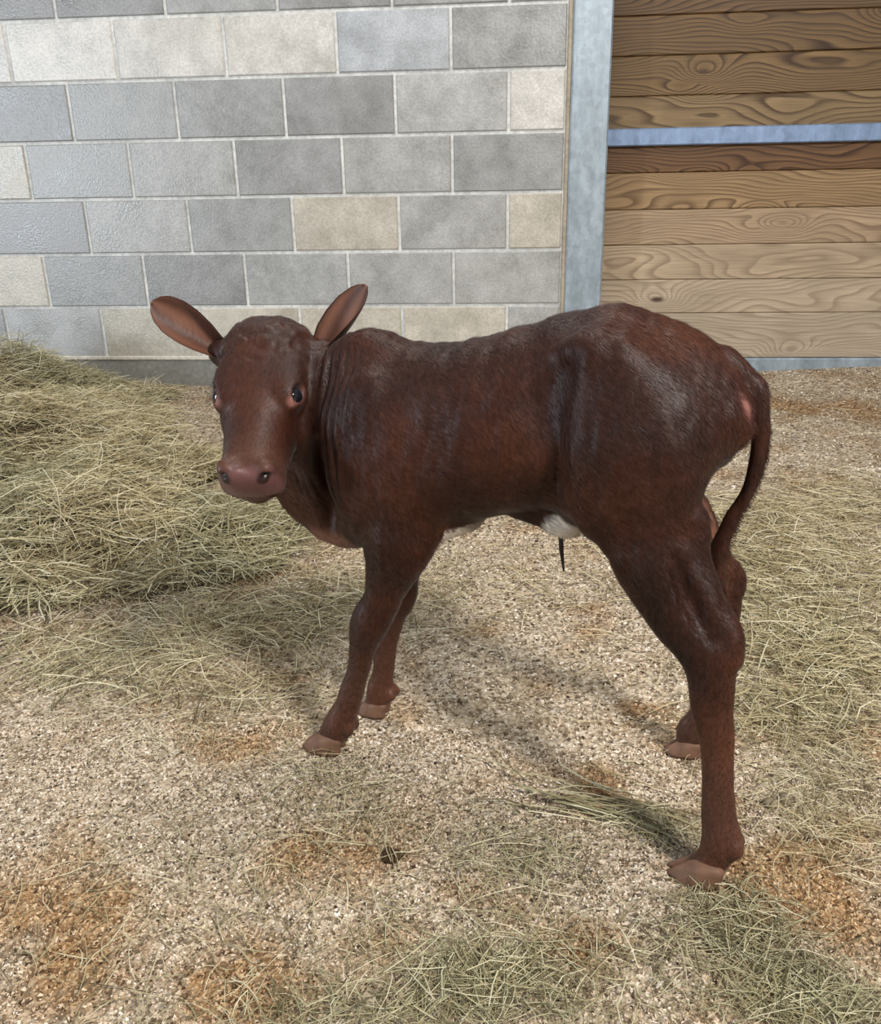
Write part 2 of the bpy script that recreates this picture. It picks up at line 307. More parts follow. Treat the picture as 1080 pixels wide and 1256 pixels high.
# hay heap against the wall on the left: a mound core plus stalks lying on and in it
def in_heap(n, extra):
    x = rng.uniform(-2.7, -.45, n); y = rng.uniform(-2.25, -.13, n); h = heap(x, y)
    k = (h + .035 * fbm(x, y, .3, 2) > extra) & (np.abs(x + .25 + .1 * (y + 2.5)) < (y + 3.5) * .62 + .5); return x[k], y[k], h[k]
hx = np.arange(-2.9, -.3, .025); hy = np.arange(-2.4, -.02, .025); HX, HY = np.meshgrid(hx, hy, indexing='ij')
HZ = ground(HX, HY) + np.where(heap(HX, HY) > .012, heap(HX, HY) - .035, -.05); I = np.arange(HX.size).reshape(HX.shape); Fh = np.stack([I[:-1, :-1], I[1:, :-1], I[1:, 1:], I[:-1, 1:]], -1).reshape(-1, 4)
parts = [(np.stack([HX, HY, HZ], -1).reshape(-1, 3), Fh, np.full(HX.size, .0), np.full(HX.size, .3))]  # core takes the darkest hay colour, painting in the shade between stalks
x, y, h = in_heap(60000, .022); n = len(x)
dep = rng.random(n) ** 1.3; yd = fbm(x, y, .22, 2) * 7 + fbm(x + 9, y, .06, 1) * 3
parts.append(strands(x, y, ground(x, y) + h * (1 - .45 * dep) + .004 + .030 * rng.random(n) ** 2 * np.clip(h / .06, 0, 1), rng.uniform(.05, .19, n), rng.uniform(.0014, .0032, n), .25, .6, .35 * rng.random(n) + .45 * (fbm(x, y, .35, 2) > .14), yd, .75))
V, F, sh, gr = cat(parts)
o = obj('hay_pile', npmesh('hay_pile', V, F, HAY, False, {'shade': sh, 'green': gr})); tag(o, 'heap of loose greenish hay piled against the block wall', 'hay', kind='stuff')
# loose hay on the bedding: x, y, rx, ry, number, greenness
LOOSE = [(.39, -1.73, .22, .22, 1500, .25), (.37, -2.07, .16, .18, 1300, .35), (.40, -1.45, .18, .15, 600, .1), (.68, -1.33, .16, .19, 600, .1), (.28, -2.32, .12, .13, 700, .4), (.8, -1.8, .3, .4, 900, .3),
         (-.16, -2.78, .10, .05, 520, .75), (-.30, -2.83, .14, .05, 380, .7), (.10, -2.68, .06, .05, 380, .65), (.15, -2.78, .07, .06, 620, .8), (.04, -2.535, .06, .03, 160, .5), (-.13, -2.60, .07, .06, 260, .55), (-.62, -2.33, .2, .12, 420, .4), (-.33, -2.55, .13, .09, 220, .5),
         (-.49, -2.69, .24, .16, 420, .35), (-.08, -2.75, .2, .08, 420, .6), (-.40, -2.47, .09, .05, 120, .5), (.26, -2.50, .09, .11, 420, .3), (-.12, -1.72, .3, .26, 220, .1), (-.45, -1.9, .2, .16, 500, .2), (-.85, -2.15, .25, .14, 900, .45), (-.65, -2.0, .2, .12, 600, .3), (.1, -2.1, .5, .4, 160, .2), (.8, -.7, .6, .4, 130, .1), (-.8, -.7, .5, .5, 260, .1)]
parts = []
for cx, cy, rx, ry, n, g in LOOSE:
    x = cx + rng.normal(0, .62, n) * rx; y = cy + rng.normal(0, .62, n) * ry
    k = y < -.08; x, y = x[k], y[k]; n = len(x); near = y < -2.3
    parts.append(strands(x, y, ground(x, y) + .003 + .012 * rng.random(n), rng.uniform(.025, .10, n) * np.where(near, .8, 1.25), rng.uniform(.0008, .0018, n) * np.where(near, .8, 1.25), .10, .45, g + rng.normal(0, .25, n)))
n = 44; x = .0 + rng.normal(0, .035, n); y = -2.515 + rng.normal(0, .012, n); x[24:] += rng.normal(-.03, .05, 20); y[24:] += rng.normal(.03, .03, 20)      # long blades by the hind foot
parts.append(strands(x, y, ground(x, y) + .006 + .008 * rng.random(n), rng.uniform(.09, .19, n), rng.uniform(.0016, .0030, n), .03, .25, rng.uniform(.3, .9, n), -.42, .16))
V, F, sh, gr = cat(parts)
o = obj('loose_hay', npmesh('loose_hay', V, F, HAY, False, {'shade': sh, 'green': gr})); tag(o, 'thin scattered hay stalks lying over the bedding', 'hay', kind='stuff')

CALF_H = .003
# ---------------------------------------------------------------- calf (sculpted as an implicit surface, local metres:
#                                   x = towards its nose, y = its left, z = up, origin on the ground)
HT = np.array([0.3227, 0.0323, 0.6049])                      # poll of the head
HB = np.array([[-0.94443, -0.24928, -0.21427],
               [-0.32871,  0.71401,  0.61818],
               [ 0.00111, -0.65426,  0.75627]])              # columns: head's left, along the face, out of the forehead
HS = 0.83
def hp(x, f, n): return HT + HB @ (np.array([x, f, n]) * HS)

class Sculpt:
    def __init__(s, lo, hi, h):
        s.lo = np.array(lo, np.float32); s.h = h
        s.n = np.ceil((np.array(hi) - lo) / h).astype(int) + 1
        s.D = np.full(s.n, 0.5, np.float32)
        s.ax = [s.lo[i] + h * np.arange(s.n[i], dtype=np.float32) for i in range(3)]
    def box(s, lo, hi, m):
        a = np.clip(((np.array(lo) - m - s.lo) / s.h).astype(int), 0, s.n - 1)
        b = np.clip(((np.array(hi) + m - s.lo) / s.h).astype(int) + 2, 1, s.n)
        sl = tuple(slice(a[i], b[i]) for i in range(3))
        X, Y, Z = np.meshgrid(*[s.ax[i][sl[i]] for i in range(3)], indexing='ij')
        return sl, X, Y, Z
    def put(s, sl, d, k, sub=False):
        A = s.D[sl]
        if sub: d = -d; A = -A
        if sub:      # smooth max(A0, -d0) = -smin(-A0, d0)
            d = -d
            a_, b_ = A, d
            # A already negated: -A0 ; want -smin(-A0, d0)
            hh = np.clip(0.5 + 0.5 * (b_ - a_) / k, 0, 1)
            s.D[sl] = -((b_ * (1 - hh) + a_ * hh) - k * hh * (1 - hh))
        else:
            hh = np.clip(0.5 + 0.5 * (d - A) / k, 0, 1)
            s.D[sl] = (d * (1 - hh) + A * hh) - k * hh * (1 - hh)
    def chain(s, pts, k=.02, w=1.0, v=(0, 1, 0), sub=False, smooth=True):
        P = np.array(pts, float)
        if smooth and len(P) > 2: P = catmull(P, 4)
        m = .03 + k
        lo = (P[:, :3] - P[:, 3:]).min(0); hi = (P[:, :3] + P[:, 3:]).max(0)
        sl, X, Y, Z = s.box(lo, hi, m)
        d = np.full(X.shape, 0.5, np.float32); v = np.array(v, float); v /= np.linalg.norm(v)
        for A, B in zip(P[:-1], P[1:]):
            e = B[:3] - A[:3]; L = max(float(e @ e), 1e-9)
            px, py, pz = X - A[0], Y - A[1], Z - A[2]
            t = np.clip((px * e[0] + py * e[1] + pz * e[2]) / L, 0, 1)
            px = px - t * e[0]; py = py - t * e[1]; pz = pz - t * e[2]
            if w != 1.0:
                q = (px * v[0] + py * v[1] + pz * v[2]) * (1 / w - 1)
                px = px + v[0] * q; py = py + v[1] * q; pz = pz + v[2] * q
            d = np.minimum(d, np.sqrt(px * px + py * py + pz * pz) - (A[3] + t * (B[3] - A[3])))
        s.put(sl, (d * min(1, w) if w < 1 else d).astype(np.float32), k, sub)
    def ell(s, c, r, k=.02, R=None, sub=False):
        c = np.array(c, float); r = np.array(r, float); m = .03 + k
        sl, X, Y, Z = s.box(c - r.max(), c + r.max(), m)
        px, py, pz = X - c[0], Y - c[1], Z - c[2]
        if R is not None:
            R = np.array(R, float)
            px, py, pz = [px * R[0, i] + py * R[1, i] + pz * R[2, i] for i in range(3)]
        k0 = np.sqrt((px / r[0]) ** 2 + (py / r[1]) ** 2 + (pz / r[2]) ** 2)
        k1 = np.sqrt((px / r[0] ** 2) ** 2 + (py / r[1] ** 2) ** 2 + (pz / r[2] ** 2) ** 2) + 1e-6
        s.put(sl, (k0 * (k0 - 1) / k1).astype(np.float32), k, sub)
    def loft(s, st, k, O=(0, 0, 0), R=np.eye(3), sc=1.0):
        """stations: t, top, bottom, halfwidth, exponent, top narrowing; R columns = (t, side, up)"""
        S = catmull(np.array(st, float), 8); S[:, :4] *= sc
        o = np.argsort(S[:, 0]); S = S[o]
        O = np.array(O, float); R = np.array(R, float)
        cs = np.array([O + R @ np.array([a[0], y, z]) for a in S for y in (-a[3], a[3]) for z in (a[1], a[2])])
        sl, X, Y, Z = s.box(cs.min(0), cs.max(0), .03 + k)
        px, py, pz = X - O[0], Y - O[1], Z - O[2]
        t, y, z = [px * R[0, i] + py * R[1, i] + pz * R[2, i] for i in range(3)]
        f = lambda c: np.interp(t, S[:, 0], S[:, c]).astype(np.float32)
        top, bot, w, p, tp = f(1), f(2), f(3), f(4), f(5)
        hh = (top - bot) / 2; u = (z - (top + bot) / 2) / hh
        w2 = w * (1 - tp * np.clip(u, -1, 1.2))
        g = (np.abs(y / w2) ** p + np.abs(u) ** p) ** (1 / p)
        d = (g - 1) * np.minimum(w, hh)
        dt = np.maximum(S[0, 0] - t, t - S[-1, 0])
        d = np.where(dt > 0, np.sqrt(np.maximum(d, 0) ** 2 + dt ** 2), d)
        s.put(sl, d.astype(np.float32), k)
    def mesh(s):
        D = s.D; n = s.n; ins = D < 0
        c = np.zeros(n - 1, np.int8)
        for i in (0, 1):
            for j in (0, 1):
                for k in (0, 1):
                    c += ins[i:n[0]-1+i, j:n[1]-1+j, k:n[2]-1+k]
        act = (c > 0) & (c < 8); idx = np.full(n - 1, -1, np.int64); I = np.argwhere(act); idx[act] = np.arange(len(I))
        acc = np.zeros((len(I), 3)); cnt = np.zeros(len(I))
        for axis in range(3):
            o1, o2 = [a for a in range(3) if a != axis]
            for u in (0, 1):
                for v in (0, 1):
                    p = I.copy(); p[:, o1] += u; p[:, o2] += v; q = p.copy(); q[:, axis] += 1
                    a = D[p[:, 0], p[:, 1], p[:, 2]]; b = D[q[:, 0], q[:, 1], q[:, 2]]
                    cr = (a < 0) != (b < 0); t = np.where(cr, a / np.where(cr, a - b, 1), 0)
                    pt = (p - I).astype(float); pt[:, axis] += t
                    acc[cr] += pt[cr]; cnt[cr] += 1
        V = s.lo + (I + acc / cnt[:, None]) * s.h
        F = []
        for axis in range(3):
            o1, o2 = (axis + 1) % 3, (axis + 2) % 3
            sA = [slice(None)] * 3; sB = [slice(None)] * 3; sA[axis] = slice(0, -1); sB[axis] = slice(1, None)
            A = ins[tuple(sA)]; B = ins[tuple(sB)]; E = np.argwhere(A != B)
            ok = (E[:, o1] > 0) & (E[:, o2] > 0) & (E[:, o1] < n[o1] - 1) & (E[:, o2] < n[o2] - 1); E = E[ok]
            q = []
            for du, dv in ((-1, -1), (0, -1), (0, 0), (-1, 0)):
                e = E.copy(); e[:, o1] += du; e[:, o2] += dv; q.append(idx[e[:, 0], e[:, 1], e[:, 2]])
            q = np.stack(q, 1); fl = ~A[E[:, 0], E[:, 1], E[:, 2]]
            q[fl] = q[fl][:, ::-1]; F.append(q)
        return V, np.concatenate(F)

def catmull(P, n):
    P = np.array(P, float); Q = np.vstack([2 * P[0] - P[1], P, 2 * P[-1] - P[-2]]); out = []
    for i in range(len(P) - 1):
        p0, p1, p2, p3 = Q[i:i + 4]
        for t in np.arange(n) / n:
            out.append(.5 * (2 * p1 + (p2 - p0) * t + (2 * p0 - 5 * p1 + 4 * p2 - p3) * t * t + (3 * p1 - p0 - 3 * p2 + p3) * t ** 3))
    out.append(P[-1]); out = np.array(out)
    return out

def vnormals(V, F):
    n = np.cross(V[F[:, 2]] - V[F[:, 0]], V[F[:, 3]] - V[F[:, 1]]); N = np.zeros_like(V)
    for i in range(4): np.add.at(N, F[:, i], n)
    return N / (np.linalg.norm(N, axis=1, keepdims=True) + 1e-12)
def relax(V, F, it, w=.5):
    for _ in range(it):
        A = np.zeros_like(V); c = np.zeros(len(V))
        for i in range(4):
            a, b = F[:, i], F[:, (i + 1) % 4]
            np.add.at(A, a, V[b]); np.add.at(A, b, V[a]); np.add.at(c, a, 1); np.add.at(c, b, 1)
        V = V + w * (A / c[:, None] - V)
    return V

HOOVES = []       # (toe direction, centre) filled below
def sculpt_calf(h):
    S = Sculpt((-.37, -.20, -.012), (.53, .27, .70), h)
    # trunk: station, top line, belly line, half width, exponent, narrowing of the top
    S.loft([(-.266, .552, .505, .030, 2, 0), (-.25, .580, .475, .056, 2, .1), (-.22, .605, .452, .074, 2.1, .15),
            (-.17, .627, .430, .084, 2.2, .18), (-.12, .638, .415, .086, 2.3, .2), (-.065, .628, .398, .082, 2.3, .2),
            (-.01, .611, .388, .088, 2.2, .15), (.03, .598, .374, .094, 2.2, .1), (.10, .585, .353, .094, 2.2, .15),
            (.15, .583, .330, .086, 2.2, .25), (.19, .584, .312, .074, 2.1, .35), (.235, .565, .308, .060, 2, .25),
            (.275, .530, .312, .046, 2, .1), (.305, .49, .34, .026, 2, 0)], .02)
    for sy in (1, -1):
        S.ell((.165, .058 * sy, .455), (.058, .034, .10), .03)          # shoulder
        S.ell((-.115, .062 * sy, .597), (.040, .022, .022), .03)        # hook bone
        S.ell((-.150, .064 * sy, .49), (.075, .042, .105), .035)        # thigh
    S.ell((.190, 0, .567), (.04, .024, .026), .02)                      # withers
    # neck and dewlap
    S.chain([(.19, 0, .47, .105), (.25, .008, .478, .084), (.295, .02, .508, .070), (.322, .035, .545, .058)], .03, .58)
    S.chain([(.312, .034, .47, .034), (.312, .026, .42, .030), (.304, .018, .380, .029), (.276, .008, .358, .028), (.235, 0, .343, .028)], .024, .62)
    S.ell((.235, .062, .40), (.016, .03, .07), .02, sub=True)            # groove between neck and shoulder
    S.ell((-.062, .104, .545), (.022, .026, .045), .03, sub=True)       # hollow of the flank
    S.ell((-.078, .105, .47), (.013, .034, .085), .022, sub=True)
    S.chain([(-.070, .104, .585, .006), (-.078, .104, .53, .010), (-.083, .102, .47, .010), (-.092, .100, .42, .006)], .014, sub=True)
    # legs
    FN = [(.1219, .062, .4584, .0473), (.1201, .064, .397, .0481), (.1273, .064, .3506, .0425), (.1430, .062, .3052, .0305),
          (.1584, .060, .2608, .0255), (.1795, .06, .2165, .0255), (.189, .059, .1846, .0200), (.2043, .057, .1296, .0160),
          (.2217, .056, .0831, .0180), (.2391, .055, .0432, .0215), (.2511, .054, .0232, .0190)]
    FF = [(.158, -.055, .43, .044), (.158, -.055, .365, .038), (.168, -.053, .315, .027), (.178, -.052, .262, .023), (.185, -.05, .212, .0255), (.197, -.05, .175, .020),
          (.2115, -.05, .12, .0165), (.2192, -.05, .0683, .0175), (.2236, -.051, .0431, .021), (.2330, -.052, .0223, .018)]
    HN = [(-.1523, .070, .4897, .068), (-.1714, .078, .421, .052), (-.1944, .086, .3683, .040), (-.2291, .095, .3179, .033),
          (-.2521, .10, .285, .0295), (-.2607, .102, .2574, .0265), (-.2662, .106, .2196, .024), (-.2751, .109, .1813, .0205),
          (-.2799, .112, .1412, .0185), (-.2858, .115, .0892, .0200), (-.2904, .117, .0601, .0220), (-.2866, .119, .0390, .0205), (-.2825, .121, .0230, .019)]
    HF = [(-.14, -.062, .47, .062), (-.16, -.07, .41, .05), (-.197, -.08, .3418, .0371), (-.2291, -.095, .2953, .0283), (-.2522, -.10, .2563, .0243),
          (-.2578, -.105, .1891, .0194), (-.2538, -.11, .1231, .0177), (-.243, -.115, .0657, .020), (-.232, -.118, .0403, .021), (-.2275, -.12, .024, .018)]
    S.chain(FN[:4], .016, .72); S.chain(FN[2:], .012, .86); S.chain(FF[:4], .03, .72); S.chain(FF[2:], .012, .86)
    S.chain(HN[:4], .03, .62); S.chain(HN[2:], .014, .72); S.chain(HF[:4], .03, .62); S.chain(HF[2:], .014, .72)
    S.chain([(-.2255, .072, .4244, .0174), (-.2375, .080, .3721, .0145), (-.2585, .088, .3357, .0125), (-.2776, .096, .3078, .0112), (-.2793, .10, .2845, .0112)], .010)
    S.chain([(-.2156, -.075, .3868, .0142), (-.2429, -.09, .3196, .0124), (-.2639, -.098, .2963, .0114), (-.2664, -.10, .2765, .0112)], .010)
    S.chain([(-.2150, .108, .392, .006), (-.2240, .112, .368, .010), (-.2390, .114, .340, .011), (-.2590, .119, .310, .007)], .008, sub=True)      # hollow before the heel tendon
    S.chain([(-.2180, .056, .385, .006), (-.2400, .066, .345, .010), (-.2600, .080, .312, .007)], .010, sub=True)
    for c in ((.2171, .064, .046), (.2171, .046, .046), (.203, -.043, .042), (.203, -.06, .042), (-.309, .126, .055), (-.309, .108, .055), (-.255, -.11, .05), (-.255, -.127, .05)):
        S.ell(c, (.007, .006, .009), .008)                              # dew claws
    # tail, rear, sheath
    S.chain([(-.235, 0, .585, .016), (-.2503, 0, .5734, .0145), (-.2694, 0, .557, .0118), (-.2777, .003, .5271, .0101), (-.2803, .006, .4872, .0095), (-.2738, .008, .4449, .009),
             (-.2593, .01, .408, .0094), (-.2495, .012, .3726, .0097), (-.2472, .013, .3391, .0108), (-.252, .013, .316, .0085), (-.2559, .013, .3019, .0035)], .006)
    S.chain([(-.2486, .020, .5471, .0125), (-.2540, .026, .515, .0175), (-.2535, .026, .507, .016)], .012)
    S.chain([(-.01, .016, .390, .010), (-.0326, .018, .3865, .012), (-.0695, .02, .380, .0175), (-.0842, .02, .390, .016), (-.09, .03, .41, .02)], .016)
    S.ell((.098, .012, .366), (.056, .050, .020), .022)                 # breastbone
    # head: station along the face, forehead line, jaw line, half width, exponent, narrowing
    R = np.stack([HB[:, 1], HB[:, 0], HB[:, 2]], 1)
    S.loft([(-.040, -.046, -.095, .036, 2, 0), (-.028, -.014, -.112, .060, 2.1, .05), (.004, .003, -.122, .071, 2.3, 0), (.045, .006, -.128, .070, 2.4, 0),
            (.085, .003, -.132, .066, 2.4, .0), (.120, -.004, -.130, .061, 2.4, .06), (.155, -.010, -.122, .054, 2.3, .12), (.19, -.015, -.112, .049, 2.3, .14),
            (.215, -.018, -.106, .047, 2.4, .10), (.238, -.022, -.102, .048, 2.6, .05), (.252, -.032, -.096, .043, 2.4, .08), (.262, -.048, -.082, .024, 2, .1)],
           .012, HT, R, HS)
    E = lambda x, f, n, r, k, sub=False: S.ell(hp(x, f, n), np.array(r) * HS, k, HB, sub)
    for sx in (1, -1):
        E(.048 * sx, .092, -.016, (.016, .028, .010), .02)              # brow
        E(.048 * sx, .080, -.098, (.027, .065, .036), .02)              # cheek
        E(.0500 * sx, .116, -.031, (.0170, .021, .0180), .016)          # lids
        o_ = np.array([.80 * sx, 0, .60]); up_ = np.array([-.60 * sx, 0, .80]); c_ = np.array([.0502 * sx, .116, -.030]) + o_ * .0175
        S.ell(hp(*c_), np.array((.0110, .0150, .0108)) * HS, .003, HB @ np.stack([o_, np.array([0, 1., 0]), up_], 1), True)   # opening between the lids
        E(.028 * sx, .242, -.025, (.0135, .014, .012), .012)            # nostril rim
        E(.027 * sx, .260, -.0265, (.0098, .015, .0080), .004, True)     # nostril
        E(.0345 * sx, .257, -.032, (.0045, .010, .0062), .005, True)
        S.chain([tuple(hp(.056 * sx, .018, -.055)) + (.020,), tuple(hp((.090 if sx > 0 else .080) * sx, .014, -.050)) + (.014,)], .014)
    E(0, .256, -.042, (.034, .011, .024), .010)                         # nose pad
    E(0, .222, -.104, (.028, .034, .012), .012)                         # chin
    S.chain([tuple(hp(x, f, n)) + (.0026,) for x, f, n in ((-.048, .20, -.080), (-.040, .238, -.080), (-.020, .262, -.078), (0, .268, -.076), (.020, .262, -.078), (.040, .238, -.080), (.048, .20, -.080))], .003, sub=True)   # mouth
    V, F = S.mesh()
    return V, F

def ear_mesh(base, tip, facing, width, n0):
    """cupped leaf with thickness; returns verts, quads, inside mask"""
    base, tip = np.array(base), np.array(tip); e = tip - base; L = np.linalg.norm(e); e = e / L
    f = np.array(facing, float); f -= e * (f @ e); f /= np.linalg.norm(f); sd = np.cross(e, f)
    nt, nu = 22, 15; t = np.linspace(0, 1, nt); u = np.linspace(-1, 1, nu)
    w = width / 2 * np.interp(t, [0, .12, .3, .5, .7, .85, .94, 1], [.44, .58, .82, .97, .98, .80, .55, .14])
    TT, UU = np.meshgrid(t, u, indexing='ij'); WW = w[:, None]
    cup = np.interp(t, [0, .3, .7, 1], [1.0, .80, .50, .2])[:, None]
    ang = UU * (1.0 + .5 * cup)
    lay = []
    for off in (0, 1):
        rr = np.sin(ang) / np.sin(1.0 + .5 * cup)
        P = base + e * (TT * L)[..., None] + sd * (WW * rr)[..., None] + f * ((1 - np.cos(ang)) * WW * cup * 1.6)[..., None]
        P = P - f * (.05 * L * np.sin(TT * np.pi))[..., None] * .6
        th = .0052 * (1 - .75 * np.abs(UU) ** 3) * (1 - .6 * TT)
        lay.append(P - f * (off * th)[..., None])
    V = np.concatenate([lay[0].reshape(-1, 3), lay[1].reshape(-1, 3)]); I = np.arange(nt * nu).reshape(nt, nu); o = nt * nu
    q = np.stack([I[:-1, :-1], I[1:, :-1], I[1:, 1:], I[:-1, 1:]], -1).reshape(-1, 4)
    F = [q[:, ::-1], q + o]
    bd = np.concatenate([I[:, 0], I[-1, 1:], I[-2::-1, -1], I[0, -2:0:-1]]); nb = np.roll(bd, -1)
    F.append(np.stack([bd, nb, nb + o, bd + o], -1))
    inside = np.concatenate([((1 - np.abs(UU) ** 6) * (.62 + .38 * np.sin(UU * 7 + 1.5 * TT)) * np.interp(TT, [0, .2, .6, 1], [.3, .7, 1, .6])).ravel(), np.zeros(o)])
    return V, np.concatenate(F) + n0, inside

def hoof_mesh(L=.053, W=.020, H=.026):
    """two claws side by side, toe towards +x, heel near x = 0, sole at z = 0"""
    Vs, Fs = [], []; o = 0; m = 18
    for sy in (1, -1):
        rings = []
        for z, x0, x1, k in ((0, -.008, L, 1), (.004, -.009, L * .97, 1.02), (.012, -.010, L * .82, .99), (.020, -.011, L * .64, .93), (H, -.012, L * .52, .88), (H + .004, -.006, L * .30, .6)):
            a = np.arange(m) / m * 2 * np.pi; c = np.cos(a); s_ = np.sin(a)
            px = (x0 + x1) / 2 + (x1 - x0) / 2 * np.sign(c) * np.abs(c) ** .85
            taper = np.where(c > 0, 1 - .62 * np.clip(c, 0, 1) ** 2.2, 1)
            py = W / 2 * k * s_ * taper + sy * (W * .50 + .0012) - sy * .006 * np.clip(c, 0, 1) ** 2
            rings.append(np.stack([px, py, np.full(m, z)], -1))
        V = np.concatenate(rings); n = len(rings)
        F = [(r * m + i, r * m + (i + 1) % m, (r + 1) * m + (i + 1) % m, (r + 1) * m + i) for r in range(n - 1) for i in range(m)]
        V = np.concatenate([V, [V[:m].mean(0), V[-m:].mean(0)]]); b, tp = n * m, n * m + 1
        F += [(b, (i + 1) % m, i, b) for i in range(0)]
        cap = [((i + 1) % m, i, b) for i in range(m)] + [((n - 1) * m + i, (n - 1) * m + (i + 1) % m, tp) for i in range(m)]
        Vs.append(V); Fs += [tuple(q + o for q in f) for f in F] + [tuple(q + o for q in f) for f in cap]; o += len(V)
    me = bpy.data.meshes.new('hoof'); me.from_pydata(np.concatenate(Vs).tolist(), [], Fs); me.polygons.foreach_set('use_smooth', [True] * len(Fs)); me.update(); return me

def build_calf():
    V, F = sculpt_calf(CALF_H)
    V = relax(V, F, 2)
    N = vnormals(V, F); a, s_, z = V[:, 0], V[:, 1], V[:, 2]
    hl = (V - HT) @ HB / HS; hx_, hf, hn = hl[:, 0], hl[:, 1], hl[:, 2]
    sm = lambda x, lo, hi: np.clip((x - lo) / (hi - lo), 0, 1) ** 2 * (3 - 2 * np.clip((x - lo) / (hi - lo), 0, 1))
    ball = lambda p, r0, r1: 1 - sm(np.linalg.norm(V - np.array(p), axis=1), r0, r1)
    headm = sm(hn, -.16, -.13) * sm(hf, -.05, -.02) * (1 - sm(np.abs(hx_), .085, .1)); headm = headm * (np.linalg.norm(hl - np.array([0, .11, -.06]), axis=1) < .19)
    # skin folds of the neck, ribs and muscle relief
    neck = sm(a, .165, .215) * (1 - sm(a, .275, .30)) * sm(z, .36, .44) * (1 - sm(z, .56, .59)) * sm(s_, .0, .03) * (1 - headm)
    warp = .010 * vnoise(z / .05 + 3, a / .2) + .018 * vnoise(z / .11, a * 0 + 2.)
    ph = (a + .35 * (z - .5) ** 2 - .10 * (z - .5) + warp) / .0125
    fold = np.abs(np.sin(ph * np.pi)) ** .7
    ribs = sm(a, -.06, -.02) * (1 - sm(a, .10, .14)) * sm(z, .40, .44) * (1 - sm(z, .55, .58)) * sm(np.abs(s_), .04, .06)
    dsp = neck * (.0066 * fold - .0034) * (.55 + .9 * (vnoise(z / .06 + 9, a / .013) + .5)) + ribs * .0004 * np.sin((a + .25 * z) / .026 * 2 * np.pi)
    dsp = dsp + (1 - headm) * (.0040 * vnoise(a / .035 + 2 * vnoise(z / .06, a / .06), z / .06) + .0022 * vnoise(a / .014 + 5, z / .035 + a / .05) + .0012 * vnoise(a / .007 + 15, z / .022))
    dsp = dsp + headm * (1 - sm(hf, .05, .09)) * .0040 * (vnoise(hx_ / .009 + 3 * vnoise(hf / .02, hx_ / .02), hf / .014 + 7))
    V = V + N * dsp[:, None]
    nose = headm * sm(hf, .236, .250) * sm(hn, -.078, -.068) * (1 - sm(hn, -.022, -.012))
    dark = np.zeros(len(V)); pink = np.zeros(len(V)); pale = np.zeros(len(V)); white = np.zeros(len(V))
    for sx in (1, -1):
        nh = np.linalg.norm((hl - np.array([.0290 * sx, .257, -.027])) / np.array([.0115, .02, .0095]), axis=1); dark = np.maximum(dark, .9 * headm * (1 - sm(nh, .70, 1.15)) * sm(hf, .242, .250))
        oc_ = np.array([.0502 * sx, .116, -.030]) + np.array([.80 * sx, 0, .60]) * .0165
        eh = np.linalg.norm(hl - (oc_ + np.array([-.006 * sx, .0165, .002])), axis=1); pink = np.maximum(pink, .5 * headm * (1 - sm(eh, .003, .013)))
        eb = np.linalg.norm(hl - oc_, axis=1); rim = headm * (1 - sm(eb, .0155, .0195)); pink = np.maximum(pink, .10 * rim); dark = np.maximum(dark, .45 * headm * (1 - sm(np.linalg.norm(hl - (oc_ + np.array([-.004 * sx, -.006, .007])), axis=1), .006, .013)))
    pink = np.maximum(pink, .42 * (1 - sm(np.linalg.norm((V - np.array([-.262, .033, .543])) / np.array([1, .55, 1.25]), axis=1), .004, .016)))
    pale = np.maximum(pale, headm * .16 * sm(hf, .17, .24)); pale = np.maximum(pale, .18 * (1 - sm(z, .10, .26)))
    pale = np.maximum(pale, .75 * sm(-a, .19, .22) * sm(s_, -.09, -.06) * (1 - sm(s_, -.03, .0)) * sm(z, .22, .26) * (1 - sm(z, .38, .42)) * sm(N[:, 1], .1, .5))
    pale = np.maximum(pale, .7 * sm(a, .2, .22) * (1 - sm(a, .27, .29)) * (1 - sm(z, .325, .345)) * (s_ < .05) * sm(z, .28, .3))
    white = np.maximum(white, ball((-.072, .02, .374), .022, .032)); white = np.maximum(white, sm(a, .03, .05) * (1 - sm(a, .125, .135)) * (1 - sm(z + .004 * vnoise(a / .01, z / .01), .368, .373)) * sm(z, .30, .31) * (s_ < .062) * (1 - ball((.127, .064, .345), .028, .036)))
    at = dict(nose=nose, dark=dark, pink=pink, pale=pale, white=white)
    bodyV, bodyF = V, F
    # ears belong to the same skin
    extraF = []
    for base, tip, facing, w in ((hp(.090, .014, -.050), (.2066, -.031, .648), (.45, .87, .10), .048), (hp(-.078, .010, -.046), (.462, .068, .632), (-.45, .85, .25), .050)):
        b2 = np.array(base) - (np.array(tip) - base) * .10
        ev, ef, ins = ear_mesh(b2, tip, facing, w, len(V)); V = np.vstack([V, ev]); extraF.append(ef)
        for k in at: at[k] = np.concatenate([at[k], {'pale': .70 * ins}.get(k, np.zeros(len(ev)))])
    allF = np.concatenate([F] + extraF)
    root = link(bpy.data.objects.new('calf', None)); root.empty_display_size = .1
    root.location = (-.147, -2.42, 0); root.rotation_euler.z = math.atan2(.296, -.955)
    tag(root, 'young reddish-brown calf standing on bedding with head turned to the viewer', 'calf')
    obj('body', npmesh('body', V, allF, m_coat('calf_coat'), True, at), root)
    # coat: short hairs lying along the lie of the fur
    v0, v1, v2 = bodyV[bodyF[:, 0]], bodyV[bodyF[:, 1]], bodyV[bodyF[:, 3]]
    nb = 160000; area_ = np.linalg.norm(np.cross(v1 - v0, v2 - v0), axis=1); pick = rng.choice(len(bodyF), nb, p=area_ / area_.sum())
    r1, r2 = rng.random(nb), rng.random(nb); P = v0[pick] + (v1 - v0)[pick] * r1[:, None] + (v2 - v0)[pick] * r2[:, None]
    vi = bodyF[pick, 0]; Nn = vnormals(bodyV, bodyF)[vi]; hm = headm[vi]
